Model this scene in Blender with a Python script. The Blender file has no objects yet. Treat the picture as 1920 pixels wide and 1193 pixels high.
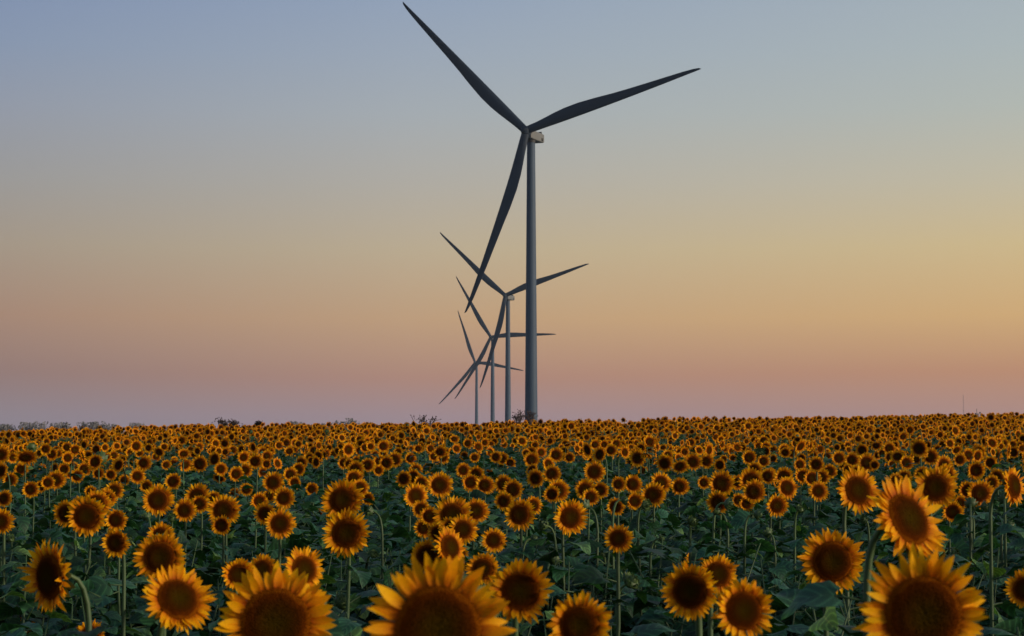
import bpy, math, random
import numpy as np
from mathutils import Vector, Matrix

# ------------------------------------------------------------------ scene, camera
scene = bpy.context.scene
COL = scene.collection
scene.view_settings.view_transform = 'Standard'
scene.view_settings.look = 'None'
scene.view_settings.exposure = 0.0
scene.view_settings.gamma = 1.0
F = 3733.0                     # focal length in photo pixels (1920 wide)
HY = 857.0                     # eye-level line in the photo
PITCH = math.atan((HY - 596.5) / F)
CZ = 2.0
cam_d = bpy.data.cameras.new('camera')
cam = bpy.data.objects.new('camera', cam_d); COL.objects.link(cam)
cam_d.lens = F / 1920 * 36; cam_d.sensor_width = 36; cam_d.sensor_fit = 'HORIZONTAL'
cam_d.clip_start = 0.1; cam_d.clip_end = 30000
cam.location = (0, 0, CZ); cam.rotation_euler = (math.pi / 2 + PITCH, 0, 0)
cam_d.dof.use_dof = True; cam_d.dof.focus_distance = 26; cam_d.dof.aperture_fstop = 11
scene.camera = cam

# ------------------------------------------------------------------ dusk sky and low sun
def lin(c):
    o = []
    for v in c:
        v /= 255.0
        o.append(v / 12.92 if v <= 0.04045 else ((v + 0.055) / 1.055) ** 2.4)
    return o
SUN_EL, SUN_AZ = math.radians(9), math.radians(107)      # azimuth clockwise from +Y (view direction)
world = bpy.data.worlds.new('World'); scene.world = world; world.use_nodes = True
nt = world.node_tree; nt.nodes.clear()
N = nt.nodes.new; L = nt.links.new
out = N('ShaderNodeOutputWorld'); bg = N('ShaderNodeBackground')
tc = N('ShaderNodeTexCoord'); sep = N('ShaderNodeSeparateXYZ'); L(tc.outputs['Generated'], sep.inputs[0])
fac = N('ShaderNodeMath'); fac.operation = 'MULTIPLY'; fac.inputs[1].default_value = 3.6
L(sep.outputs['Z'], fac.inputs[0])
def ramp(rows):
    r = N('ShaderNodeValToRGB'); r.color_ramp.interpolation = 'B_SPLINE' if False else 'LINEAR'
    e = r.color_ramp.elements
    pts = sorted((( (HY - y) / F * 3.6), lin(c)) for y, c in rows)
    while len(e) < len(pts): e.new(0.5)
    for k, (p, c) in enumerate(pts):
        e[k].position = p; e[k].color = (*c, 1)
    L(fac.outputs[0], r.inputs[0]); return r
rl = ramp([(0,(128,145,176)),(110,(136,151,175)),(220,(147,154,168)),(350,(156,154,152)),(470,(166,151,133)),(600,(169,134,111)),(700,(149,120,112)),(780,(142,129,137)),(850,(131,126,143))])
rm = ramp([(0,(146,162,185)),(110,(156,168,183)),(220,(166,173,178)),(350,(178,173,163)),(470,(190,173,144)),(600,(196,159,120)),(710,(176,134,117)),(780,(159,136,141)),(850,(144,132,147))])
rr = ramp([(0,(166,178,186)),(110,(172,183,185)),(220,(180,186,179)),(350,(196,188,164)),(470,(210,187,139)),(600,(215,173,114)),(700,(192,140,106)),(780,(175,138,129)),(850,(160,134,138))])
# azimuth factor: atan2(x, y) mapped over the field of view and on round the sky
at = N('ShaderNodeMath'); at.operation = 'ARCTAN2'; L(sep.outputs['X'], at.inputs[0]); L(sep.outputs['Y'], at.inputs[1])
def maprange(src, a, b):
    m = N('ShaderNodeMapRange'); m.inputs['From Min'].default_value = a; m.inputs['From Max'].default_value = b
    L(src, m.inputs['Value']); return m
ml = maprange(at.outputs[0], -0.26, -0.05); mr = maprange(at.outputs[0], -0.05, 0.26)
def mix(f, a, b):
    m = N('ShaderNodeMix'); m.data_type = 'RGBA'; L(f, m.inputs['Factor']); L(a, m.inputs['A']); L(b, m.inputs['B']); return m
m1 = mix(ml.outputs[0], rl.outputs[0], rm.outputs[0]); m2 = mix(mr.outputs[0], m1.outputs['Result'], rr.outputs[0])
sky = N('ShaderNodeTexSky'); sky.sky_type = 'NISHITA'; sky.sun_disc = False
sky.sun_elevation = SUN_EL; sky.sun_rotation = SUN_AZ; sky.air_density = 1.0; sky.dust_density = 0.6
sc_ = N('ShaderNodeVectorMath'); sc_.operation = 'SCALE'; sc_.inputs['Scale'].default_value = 0.14; L(sky.outputs[0], sc_.inputs[0])
mh = maprange(sep.outputs['Z'], 0.25, 0.6)
m3 = mix(mh.outputs[0], m2.outputs['Result'], sc_.outputs[0])
bg.inputs['Strength'].default_value = 1.0
L(m3.outputs['Result'], bg.inputs['Color']); L(bg.outputs[0], out.inputs['Surface'])

sd = bpy.data.lights.new('sun', 'SUN'); sun = bpy.data.objects.new('sun', sd); COL.objects.link(sun)
sd.energy = 3.4; sd.angle = math.radians(14); sd.color = (1.0, 0.80, 0.58)
sv = Vector((math.sin(SUN_AZ) * math.cos(SUN_EL), math.cos(SUN_AZ) * math.cos(SUN_EL), math.sin(SUN_EL)))
sun.rotation_euler = sv.to_track_quat('Z', 'Y').to_euler()

# ------------------------------------------------------------------ pixel <-> world
FW = np.array([0, math.cos(PITCH), math.sin(PITCH)]); UP = np.array([0, -math.sin(PITCH), math.cos(PITCH)])
def at_px(px, py, d):
    u = (px - 960) / F; v = -(py - 596.5) / F
    D = FW + u * np.array([1., 0, 0]) + v * UP
    return np.array([0, 0, CZ]) + D * (d / D[1])
PD = [0, 5, 10, 16, 24, 40, 54, 70, 85, 95, 110, 150, 250, 400, 30000]
PZ = [-.35, -.38, -.42, -.38, -.20, .10, .40, .88, 1.36, 1.50, 1.45, .6, -2.2, -3.4, -3.4]
def head_off(x, y):
    y = np.asarray(y, float); x = np.asarray(x, float)
    b = np.interp(y, PD, PZ)
    k = np.clip(y / 85, 0, 1.15) * np.clip((260 - y) / 140, 0, 1)
    return b + np.clip(x, -60, 60) * .0138 * k + .05 * np.sin(x * .33 + y * .21) * k
def ground(x, y): return head_off(x, y) + CZ - 1.6

# ------------------------------------------------------------------ materials
def newmat(name):
    m = bpy.data.materials.new(name); m.use_nodes = True
    n = m.node_tree; n.nodes.clear(); return m, n
def node(n, t, **kw):
    o = n.nodes.new(t)
    for k, v in kw.items():
        if k.startswith('i_'): o.inputs[k[2:]].default_value = v
        else: setattr(o, k, v)
    return o
def cramp(n, src, stops):
    r = n.nodes.new('ShaderNodeValToRGB'); e = r.color_ramp.elements
    while len(e) < len(stops): e.new(.5)
    for k, (p, c) in enumerate(stops): e[k].position = p; e[k].color = (*c, 1)
    n.links.new(src, r.inputs[0]); return r
def leafy(name, stops_attr, rnd_amt, trans, rough, bump_scale=None, hue=0.0, trans_tint=(1, 1, 1), spec=.5, veins=False):
    m, n = newmat(name); K = n.links.new
    a = node(n, 'ShaderNodeAttribute', attribute_name='t'); r = node(n, 'ShaderNodeAttribute', attribute_name='r')
    c = cramp(n, a.outputs['Fac'], stops_attr)
    hs = node(n, 'ShaderNodeHueSaturation')
    mv = node(n, 'ShaderNodeMapRange'); mv.inputs['To Min'].default_value = 1 - rnd_amt; mv.inputs['To Max'].default_value = 1 + rnd_amt
    mu = node(n, 'ShaderNodeMapRange'); mu.inputs['To Min'].default_value = .5 - hue; mu.inputs['To Max'].default_value = .5 + hue
    K(r.outputs['Fac'], mv.inputs['Value']); K(mv.outputs[0], hs.inputs['Value'])
    K(r.outputs['Fac'], mu.inputs['Value']); K(mu.outputs[0], hs.inputs['Hue'])
    yl = cramp(n, r.outputs['Fac'], [(0, (1, 1, 1)), (.88, (1, 1, 1)), (.97, (2.6, 1.5, .7))]) if veins == 'leaf' else None
    tcn = node(n, 'ShaderNodeTexCoord')
    nz = node(n, 'ShaderNodeTexNoise'); nz.inputs['Scale'].default_value = 40; nz.inputs['Detail'].default_value = 3
    K(tcn.outputs['Object'], nz.inputs['Vector'])
    mm = node(n, 'ShaderNodeMix', data_type='RGBA', blend_type='MULTIPLY'); mm.inputs['Factor'].default_value = .6
    nr = cramp(n, nz.outputs['Fac'], [(.25, (.62, .62, .62)), (.7, (1.15, 1.15, 1.15))])
    K(c.outputs[0], mm.inputs['A']); K(nr.outputs[0], mm.inputs['B']); K(mm.outputs['Result'], hs.inputs['Color'])
    if veins:
        ua = node(n, 'ShaderNodeAttribute', attribute_name='u')
        pp = node(n, 'ShaderNodeMath', operation='PINGPONG'); pp.inputs[1].default_value = .5; K(ua.outputs['Fac'], pp.inputs[0])
        vr = cramp(n, pp.outputs[0], [(0, (2.0, 1.9, 1.7)), (.16, (1, 1, 1)), (.5, (.82, .82, .82))] if veins == 'leaf' else [(0, (.72, .62, .5)), (.22, (1, 1, 1)), (.5, (1.04, 1.04, 1.04))])
        vm = node(n, 'ShaderNodeMix', data_type='RGBA', blend_type='MULTIPLY'); vm.inputs['Factor'].default_value = 1
        K(hs.outputs[0], vm.inputs['A']); K(vr.outputs[0], vm.inputs['B'])
        if yl:
            ym = node(n, 'ShaderNodeMix', data_type='RGBA', blend_type='MULTIPLY'); ym.inputs['Factor'].default_value = 1
            K(vm.outputs['Result'], ym.inputs['A']); K(yl.outputs[0], ym.inputs['B']); vm = ym
        hs = vm; hs_out = vm.outputs['Result']
    else: hs_out = hs.outputs[0]
    p = node(n, 'ShaderNodeBsdfPrincipled'); p.inputs['Roughness'].default_value = rough; p.inputs['Specular IOR Level'].default_value = spec
    K(hs_out, p.inputs['Base Color'])
    t = node(n, 'ShaderNodeBsdfTranslucent')
    tm = node(n, 'ShaderNodeMix', data_type='RGBA', blend_type='MULTIPLY'); tm.inputs['Factor'].default_value = 1
    tm.inputs['B'].default_value = (*trans_tint, 1); K(hs_out, tm.inputs['A']); K(tm.outputs['Result'], t.inputs['Color'])
    ms = node(n, 'ShaderNodeMixShader'); ms.inputs[0].default_value = trans
    K(p.outputs[0], ms.inputs[1]); K(t.outputs[0], ms.inputs[2])
    if bump_scale:
        b = node(n, 'ShaderNodeBump'); b.inputs['Strength'].default_value = .5; b.inputs['Distance'].default_value = .004
        K(nz.outputs['Fac'], b.inputs['Height']); nz.inputs['Scale'].default_value = bump_scale
        K(b.outputs[0], p.inputs['Normal'])
    o = node(n, 'ShaderNodeOutputMaterial'); K(ms.outputs[0], o.inputs['Surface'])
    return m
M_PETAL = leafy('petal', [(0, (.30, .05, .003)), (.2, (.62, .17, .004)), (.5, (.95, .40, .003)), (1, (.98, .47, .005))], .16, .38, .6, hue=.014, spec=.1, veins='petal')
M_LEAF = leafy('leaf', [(0, (.05, .11, .06)), (.12, (.020, .066, .034)), (1, (.028, .098, .048))], .7, .22, .55, bump_scale=55, hue=.035, trans_tint=(1.4, 1.6, .4), spec=.32, veins='leaf')
M_STEM = leafy('stem', [(0, (.028, .065, .022)), (.7, (.042, .09, .026)), (1, (.11, .17, .04))], .2, .0, .6)
M_SEPAL = leafy('sepal', [(0, (.05, .10, .03)), (1, (.09, .15, .04))], .3, .15, .55)
def disc_mat():
    m, n = newmat('disc'); K = n.links.new
    a = node(n, 'ShaderNodeAttribute', attribute_name='t'); r = node(n, 'ShaderNodeAttribute', attribute_name='r')
    tcn = node(n, 'ShaderNodeTexCoord')
    nz = node(n, 'ShaderNodeTexNoise'); nz.inputs['Scale'].default_value = 7; K(tcn.outputs['Object'], nz.inputs['Vector'])
    ad = node(n, 'ShaderNodeMath', operation='MULTIPLY_ADD'); ad.inputs[1].default_value = .22
    K(nz.outputs['Fac'], ad.inputs[0]); K(a.outputs['Fac'], ad.inputs[2])
    c = cramp(n, ad.outputs[0], [(0, (.054, .034, .002)), (.40, (.048, .023, .001)), (.75, (.056, .015, .001)), (.95, (.12, .026, .001)), (1, (.24, .065, .002))])
    vo = node(n, 'ShaderNodeTexVoronoi'); vo.inputs['Scale'].default_value = 42; K(tcn.outputs['Object'], vo.inputs['Vector'])
    vr = cramp(n, vo.outputs['Distance'], [(0, (1.25, 1.2, 1.1)), (.6, (.7, .7, .7))])
    mm = node(n, 'ShaderNodeMix', data_type='RGBA', blend_type='MULTIPLY'); mm.inputs['Factor'].default_value = .7
    K(c.outputs[0], mm.inputs['A']); K(vr.outputs[0], mm.inputs['B'])
    b = node(n, 'ShaderNodeBump'); b.inputs['Strength'].default_value = .5; b.inputs['Distance'].default_value = .01; b.invert = True
    K(vo.outputs['Distance'], b.inputs['Height'])
    p = node(n, 'ShaderNodeBsdfPrincipled'); p.inputs['Roughness'].default_value = .95; p.inputs['Specular IOR Level'].default_value = .02
    K(mm.outputs['Result'], p.inputs['Base Color']); K(b.outputs[0], p.inputs['Normal'])
    o = node(n, 'ShaderNodeOutputMaterial'); K(p.outputs[0], o.inputs['Surface']); return m
M_DISC = disc_mat()
def plain(name, col, rough=.6, spec=.5, noise=None, col2=None):
    m, n = newmat(name); K = n.links.new
    p = node(n, 'ShaderNodeBsdfPrincipled'); p.inputs['Roughness'].default_value = rough; p.inputs['Specular IOR Level'].default_value = spec
    p.inputs['Base Color'].default_value = (*col, 1)
    if noise:
        tcn = node(n, 'ShaderNodeTexCoord'); nz = node(n, 'ShaderNodeTexNoise'); nz.inputs['Scale'].default_value = noise; nz.inputs['Detail'].default_value = 5
        K(tcn.outputs['Object'], nz.inputs['Vector']); c = cramp(n, nz.outputs['Fac'], [(.3, col), (.7, col2)]); K(c.outputs[0], p.inputs['Base Color'])
    o = node(n, 'ShaderNodeOutputMaterial'); K(p.outputs[0], o.inputs['Surface']); return m
M_SOIL = plain('soil', (.030, .026, .018), .95, .1, 1.3, (.055, .045, .03))
M_FAR = plain('far_field', (.05, .06, .03), .95, .1, .01, (.08, .08, .04))
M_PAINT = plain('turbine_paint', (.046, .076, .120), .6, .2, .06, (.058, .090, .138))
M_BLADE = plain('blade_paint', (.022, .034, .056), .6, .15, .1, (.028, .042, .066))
M_NAC = plain('nacelle_shell', (.13, .14, .145), .6, .3, .3, (.155, .16, .165))
M_DARK = plain('dark_vent', (.02, .02, .022), .7)
M_DRY = plain('dry_stalk', (.07, .055, .06), .9, .1, 3, (.10, .08, .08))
M_GREYWEED = plain('grey_weed', (.20, .20, .21), .9, .1, 3, (.26, .26, .27))
M_BUSH = plain('bush_leaf', (.035, .03, .018), .9, .1, 3, (.06, .04, .03))
M_STEEL = plain('mast_steel', (.12, .11, .11), .6)

# ------------------------------------------------------------------ mesh arrays
class A:
    """vertex array, loop array, loop totals, attributes t and r, material slot per face"""
    def __init__(s, V, Lp, S, t, r=None, m=None, u=None):
        s.u = np.broadcast_to(np.asarray(.5 if u is None else u, float), (len(np.asarray(V, float).reshape(-1, 3)),)).copy()
        s.V = np.asarray(V, float).reshape(-1, 3); s.L = np.asarray(Lp, int); s.S = np.asarray(S, int)
        s.t = np.broadcast_to(np.asarray(t, float), (len(s.V),)).copy()
        s.r = np.broadcast_to(np.asarray(.5 if r is None else r, float), (len(s.V),)).copy()
        s.m = np.zeros(len(s.S), int) if m is None else np.broadcast_to(np.asarray(m, int), (len(s.S),)).copy()
    def tf(s, M, scale_r=None):
        M = np.asarray(M); V = s.V @ M[:3, :3].T + M[:3, 3]
        return A(V, s.L, s.S, s.t, s.r if scale_r is None else scale_r, s.m, s.u)
def join(parts):
    off = 0; Ls = []
    for p in parts: Ls.append(p.L + off); off += len(p.V)
    return A(np.concatenate([p.V for p in parts]), np.concatenate(Ls), np.concatenate([p.S for p in parts]),
             np.concatenate([p.t for p in parts]), np.concatenate([p.r for p in parts]), np.concatenate([p.m for p in parts]), np.concatenate([p.u for p in parts]))
def mesh(name, a, mats, smooth=True):
    me = bpy.data.meshes.new(name)
    me.vertices.add(len(a.V)); me.vertices.foreach_set('co', a.V.astype(np.float32).ravel())
    me.loops.add(len(a.L)); me.loops.foreach_set('vertex_index', a.L.astype(np.int32))
    me.polygons.add(len(a.S)); st = np.concatenate([[0], np.cumsum(a.S)[:-1]])
    me.polygons.foreach_set('loop_start', st.astype(np.int32)); me.polygons.foreach_set('loop_total', a.S.astype(np.int32))
    me.polygons.foreach_set('use_smooth', np.full(len(a.S), smooth))
    for m in mats: me.materials.append(m)
    me.polygons.foreach_set('material_index', a.m.astype(np.int32))
    for k, v in (('t', a.t), ('r', a.r), ('u', a.u)):
        at_ = me.attributes.new(k, 'FLOAT', 'POINT'); at_.data.foreach_set('value', v.astype(np.float32))
    me.update(calc_edges=True); return me
def obj(name, data, parent=None, M=None):
    o = bpy.data.objects.new(name, data); COL.objects.link(o)
    if parent: o.parent = parent
    if M is not None: o.matrix_local = Matrix([[float(c) for c in r] for r in M])
    return o
def tag(o, label, cat, group=None, kind=None):
    if label: o['label'] = label
    if cat: o['category'] = cat
    if group: o['group'] = group
    if kind: o['kind'] = kind
def grid(nu, nv, f, closed_v=False):
    """quad grid; f(i, j) -> xyz"""
    V = [f(i, j) for i in range(nu) for j in range(nv)]; Lp = []
    for i in range(nu - 1):
        for j in range(nv if closed_v else nv - 1):
            j2 = (j + 1) % nv
            Lp += [i * nv + j, i * nv + j2, (i + 1) * nv + j2, (i + 1) * nv + j]
    return V, Lp, [4] * (len(Lp) // 4)
def tube(P, R, n=7, t=None, r=.5):
    P = np.asarray(P, float); k = len(P); R = np.broadcast_to(R, (k,))
    T = np.gradient(P, axis=0); T /= np.linalg.norm(T, axis=1)[:, None] + 1e-9
    ref = np.array([0.31, 0.95, 0.05]); V = []
    for i in range(k):
        a_ = np.cross(T[i], ref); a_ /= np.linalg.norm(a_) + 1e-9; b_ = np.cross(T[i], a_)
        for j in range(n):
            w = 2 * math.pi * j / n; V.append(P[i] + R[i] * (math.cos(w) * a_ + math.sin(w) * b_))
    Lp = []
    for i in range(k - 1):
        for j in range(n):
            j2 = (j + 1) % n; Lp += [i * n + j, i * n + j2, (i + 1) * n + j2, (i + 1) * n + j]
    S = [4] * (len(Lp) // 4)
    Lp += list(range((k - 1) * n, k * n)); S.append(n)
    tt = np.repeat(np.linspace(0, 1, k), n) if t is None else t
    return A(V, Lp, S, tt, r)
def box(cx, cy, cz, sx, sy, sz):
    V = [(cx + a * sx / 2, cy + b * sy / 2, cz + c * sz / 2) for a in (-1, 1) for b in (-1, 1) for c in (-1, 1)]
    Q = [(0, 1, 3, 2), (4, 6, 7, 5), (0, 4, 5, 1), (2, 3, 7, 6), (0, 2, 6, 4), (1, 5, 7, 3)]
    return A(V, np.array(Q).ravel(), [4] * 6, .5)

# ------------------------------------------------------------------ flower pieces (outer radius 1, face towards +Z)
def petal(rng, Lg, W, seg, ac, lift, curl, twist):
    ts = np.linspace(0, 1, seg + 1)
    prof = (np.clip(ts, 0, 1) ** .5) * (1 - ts ** 2.0) ** .98; prof /= prof.max(); prof = np.maximum(prof, .03); prof[0] = .42
    cr = rng.uniform(-.10, .10)
    V = []; tt = []; uu = []
    for i, t in enumerate(ts):
        ang = lift + curl * t
        # integrate centre line
        x = Lg * t; z = Lg * (math.sin(lift) * t + .5 * curl * t * t)
        for j in range(ac):
            s = (j / (ac - 1) - .5) * 2
            w = W * prof[i] * s
            zz = z + W * .35 * (s * s) * prof[i] * (1 - t) + w * math.sin(twist * t)
            V.append((x * math.cos(lift), w + cr * Lg * t * t, zz)); tt.append(t); uu.append(s * 2.2 + .5)
    Lp = []
    for i in range(seg):
        for j in range(ac - 1):
            Lp += [i * ac + j, (i + 1) * ac + j, (i + 1) * ac + j + 1, i * ac + j + 1]
    return A(V, Lp, [4] * (len(Lp) // 4), tt, rng.random(), None, uu)
def petals(seed, n1=20, layers=2, seg=6, ac=3, rd=.56, flare=.22):
    rng = np.random.default_rng(seed); P = []
    for l in range(layers):
        n = n1 + (l * 2)
        for k in range(n):
            if rng.random() < .04: continue
            a_ = 2 * math.pi * (k + .5 * l + rng.uniform(-.28, .28)) / n
            Lg = (1.0 - rd * .9) * rng.uniform(.70, 1.16) * (1.0 if l == 0 else .93)
            W = .098 * rng.uniform(.68, 1.22) * (22 / n1) ** .75
            lift = flare * rng.uniform(.2, 1.5) + l * .12 - .06
            curl = rng.normal(-.05, .42)
            if rng.random() < .06: curl += .9
            p = petal(rng, Lg, W, seg, ac, lift, curl, rng.normal(0, .5))
            M = np.eye(4); c, s = math.cos(a_), math.sin(a_); M[:3, :3] = [[c, -s, 0], [s, c, 0], [0, 0, 1]]
            M[:3, 3] = [c * rd * .9, s * rd * .9, -.03 + .025 * l]
            P.append(p.tf(M, p.r))
    return join(P)
def disc(seed, nr=9, na=28, rd=.585, dome=.15):
    rng = np.random.default_rng(seed); V = [(0, 0, dome * .62)]; t = [0]
    for i in range(1, nr + 1):
        q = i / nr
        z = dome * (.62 + .6 * math.sin(q * 2.3) * q - 1.05 * q ** 3.2)
        for j in range(na):
            w = 2 * math.pi * j / na; rr_ = rd * q * (1 + rng.normal(0, .012 if i == nr else .004))
            V.append((rr_ * math.cos(w), rr_ * math.sin(w), z + rng.normal(0, .006))); t.append(q)
    Lp = []; S = []
    for j in range(na): Lp += [0, 1 + j, 1 + (j + 1) % na]; S.append(3)
    for i in range(nr - 1):
        o1 = 1 + i * na; o2 = o1 + na
        for j in range(na):
            j2 = (j + 1) % na; Lp += [o1 + j, o2 + j, o2 + j2, o1 + j2]; S.append(4)
    return A(V, Lp, S, t, .5)
def florets(seed, n=620, rd=.585, dome=.15):
    """small florets set in the two families of spirals of a real head, taller towards the rim"""
    rng = np.random.default_rng(seed); P = []
    for k in range(n):
        q = math.sqrt((k + .5) / n); w = k * 2.399963 + seed; z = dome * (.62 + .6 * math.sin(q * 2.3) * q - 1.05 * q ** 3.2)
        rim = max(0, (q - .72) / .28); h = .010 + .045 * rim * rng.uniform(.5, 1.2) + rng.uniform(0, .006); a_ = .0115
        rr_ = rd * q; c = np.array([rr_ * math.cos(w), rr_ * math.sin(w), z]); e1 = np.array([math.cos(w), math.sin(w), 0]) * a_; e2 = np.array([-math.sin(w), math.cos(w), 0]) * a_
        tip = c + [rng.normal(0, .004) + rim * .03 * math.cos(w), rng.normal(0, .004) + rim * .03 * math.sin(w), h]
        P.append(A([c + e1, c + e2, c - e1, c - e2, tip], [0, 1, 4, 1, 2, 4, 2, 3, 4, 3, 0, 4], [3] * 4, [q * .95] * 4 + [min(1, q * .95 + .08 + .12 * rim)], rng.random()))
    return join(P)
def calyx(seed, nb=18, na=16, seg=3):
    rng = np.random.default_rng(seed)
    prof = [(.07, -.34), (.12, -.30), (.30, -.24), (.50, -.12), (.56, -.04), (.50, -.02)]
    V, Lp, S = grid(len(prof), na, lambda i, j: (prof[i][0] * math.cos(6.2832 * j / na), prof[i][0] * math.sin(6.2832 * j / na), prof[i][1]), True)
    P = [A(V, Lp, S, np.repeat(np.linspace(0, .6, len(prof)), na), .5)]
    for k in range(nb):
        a_ = 2 * math.pi * (k + rng.uniform(-.3, .3)) / nb
        p = petal(rng, .34 * rng.uniform(.8, 1.3), .11, seg, 3, -.05, rng.normal(-.1, .3), 0)
        M = np.eye(4); c, s = math.cos(a_), math.sin(a_); M[:3, :3] = [[c, -s, 0], [s, c, 0], [0, 0, 1]]; M[:3, 3] = [c * .48, s * .48, -.10]
        P.append(p.tf(M, p.r))
    return join(P)
def bud(seed):
    rng = np.random.default_rng(seed)
    prof = [(.08, -.45), (.3, -.40), (.55, -.22), (.66, 0), (.58, .2), (.35, .32), (.1, .34)]
    V, Lp, S = grid(len(prof), 14, lambda i, j: (prof[i][0] * math.cos(6.2832 * j / 14), prof[i][0] * math.sin(6.2832 * j / 14), prof[i][1]), True)
    P = [A(V, Lp, S, np.repeat(np.linspace(0, .7, len(prof)), 14), .4)]
    for l, (n, r0, z0, li) in enumerate([(13, .60, -.14, .75), (13, .60, .02, 1.25), (10, .46, .2, 1.9), (8, .25, .3, 2.3)]):
        for k in range(n):
            a_ = 2 * math.pi * (k + .5 * (l % 2) + rng.uniform(-.25, .25)) / n
            p = petal(rng, .44 * rng.uniform(.8, 1.25), .13, 4, 3, 0, rng.normal(.1, .25), 0)
            cl, sl = math.cos(li + rng.normal(0, .15)), math.sin(li)
            Rl = np.array([[cl, 0, -sl], [0, 1, 0], [sl, 0, cl]]); c, s = math.cos(a_), math.sin(a_)
            M = np.eye(4); M[:3, :3] = np.array([[c, -s, 0], [s, c, 0], [0, 0, 1]]) @ Rl; M[:3, 3] = [c * r0, s * r0, z0]
            P.append(p.tf(M, p.r))
    return join(P)
def leaf_mesh(seed, seg=8, ac=5, petiole=True):
    """one leaf: petiole from the stem along +X, heart-shaped drooping blade, total reach about 1"""
    rng = np.random.default_rng(seed); pl = .38; bl = .72
    rise = rng.uniform(.15, .45); droop = rng.uniform(.7, 1.5); wob = rng.uniform(0, 6, 3); fold = rng.uniform(.15, .5)
    V = []; tt = []; uu = []
    ang = rise; x, z = pl * math.cos(rise), pl * math.sin(rise)
    cen = [(x, z)]
    for i in range(seg):
        ang = rise - droop * (i + .5) / seg
        x += bl / seg * math.cos(ang); z += bl / seg * math.sin(ang); cen.append((x, z))
    for i in range(seg + 1):
        t = i / seg; w = (min(1, t * 3.2 + .30) ** .7) * (1 - t) ** .72 * .42 + .004
        w *= 1 + .07 * math.sin(i * 2.7 + wob[0])
        for j in range(ac):
            s = (j / (ac - 1) - .5) * 2
            back = -.10 * abs(s) * max(0, 1 - t * 3)       # lobes reaching back past the petiole
            ripple = .035 * math.sin(5 * t + 2.5 * s + wob[1]) * abs(s) + .02 * math.sin(13 * t + wob[2]) * abs(s)
            V.append((cen[i][0] + back, w * s, cen[i][1] + fold * w * abs(s) - .10 * s * s * (1 - t) + ripple)); tt.append(abs(s) * .9 + .05); uu.append(t * 5 - abs(s) * 1.6)
    Lp = []
    for i in range(seg):
        for j in range(ac - 1): Lp += [i * ac + j, (i + 1) * ac + j, (i + 1) * ac + j + 1, i * ac + j + 1]
    a_ = A(V, Lp, [4] * (len(Lp) // 4), tt, rng.random(), None, uu)
    if petiole:
        tb = tube([(0, 0, 0), (pl * .5 * math.cos(rise), 0, pl * .55 * math.sin(rise)), (pl * math.cos(rise), 0, pl * math.sin(rise))], [.02, .016, .012], 5, t=0.0)
        tb.m[:] = 1; tb.t[:] = .4
        return join([a_, tb])
    return a_

NH = 7
PET_HI = [petals(100 + k, n1=31 + (k % 3) * 3, layers=2, seg=7, ac=5, flare=(.12, .19, .30, .42, .16, .24, .62)[k]) for k in range(NH)]
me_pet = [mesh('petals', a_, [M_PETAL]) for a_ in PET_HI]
me_disc = [mesh('disc', join([disc(200 + k, 12, 40, dome=.10 + .03 * (k % 4)), florets(210 + k, 620, dome=.10 + .03 * (k % 4))]), [M_DISC]) for k in range(NH)]
me_cal = [mesh('flower_head', calyx(220 + k), [M_SEPAL]) for k in range(3)]
me_bud = [mesh('flower_bud', bud(240 + k), [M_SEPAL]) for k in range(4)]
LEAF_HI = [leaf_mesh(300 + k) for k in range(8)]
me_leaf = [mesh('leaf', a_, [M_LEAF, M_STEM]) for a_ in LEAF_HI]
LEAF_MID = [leaf_mesh(320 + k, 4, 3) for k in range(6)]
LEAF_LO = [leaf_mesh(340 + k, 3, 3, False) for k in range(6)]

def face_matrix(P, yaw, pitch, roll, s):
    """+Z of the head points at the camera side (-Y), yawed to the viewer's right and pitched up"""
    y, p = math.radians(yaw), math.radians(pitch)
    n = np.array([math.sin(y) * math.cos(p), -math.cos(y) * math.cos(p), math.sin(p)])
    x = np.cross([0, 0, 1.], n); x /= np.linalg.norm(x); u = np.cross(n, x)
    c, s_ = math.cos(roll), math.sin(roll)
    M = np.eye(4); M[:3, 0] = (c * x + s_ * u) * s; M[:3, 1] = (-s_ * x + c * u) * s; M[:3, 2] = n * s; M[:3, 3] = P
    return M, n
def stem_path(B, P, n, s, rng, k=9):
    Q = P - n * s * .30
    nh = np.array([n[0], n[1], 0]); nh /= np.linalg.norm(nh) + 1e-6
    Sx = Q - nh * (.05 + .5 * s) - np.array([0, 0, .16]); Sx[2] = min(Sx[2], Q[2] - .1)
    C1 = np.array([Sx[0], Sx[1], Q[2] + .03]) * .8 + .2 * (Q - n * .06)
    pts = [B + (Sx - B) * q + np.array([rng.normal(0, .004), rng.normal(0, .004), 0]) for q in (0, .2, .4, .6, .8)]
    for q in np.linspace(0, 1, k - 3): pts.append((1 - q) ** 2 * Sx + 2 * q * (1 - q) * C1 + q * q * Q)
    return np.array(pts), Sx
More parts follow.
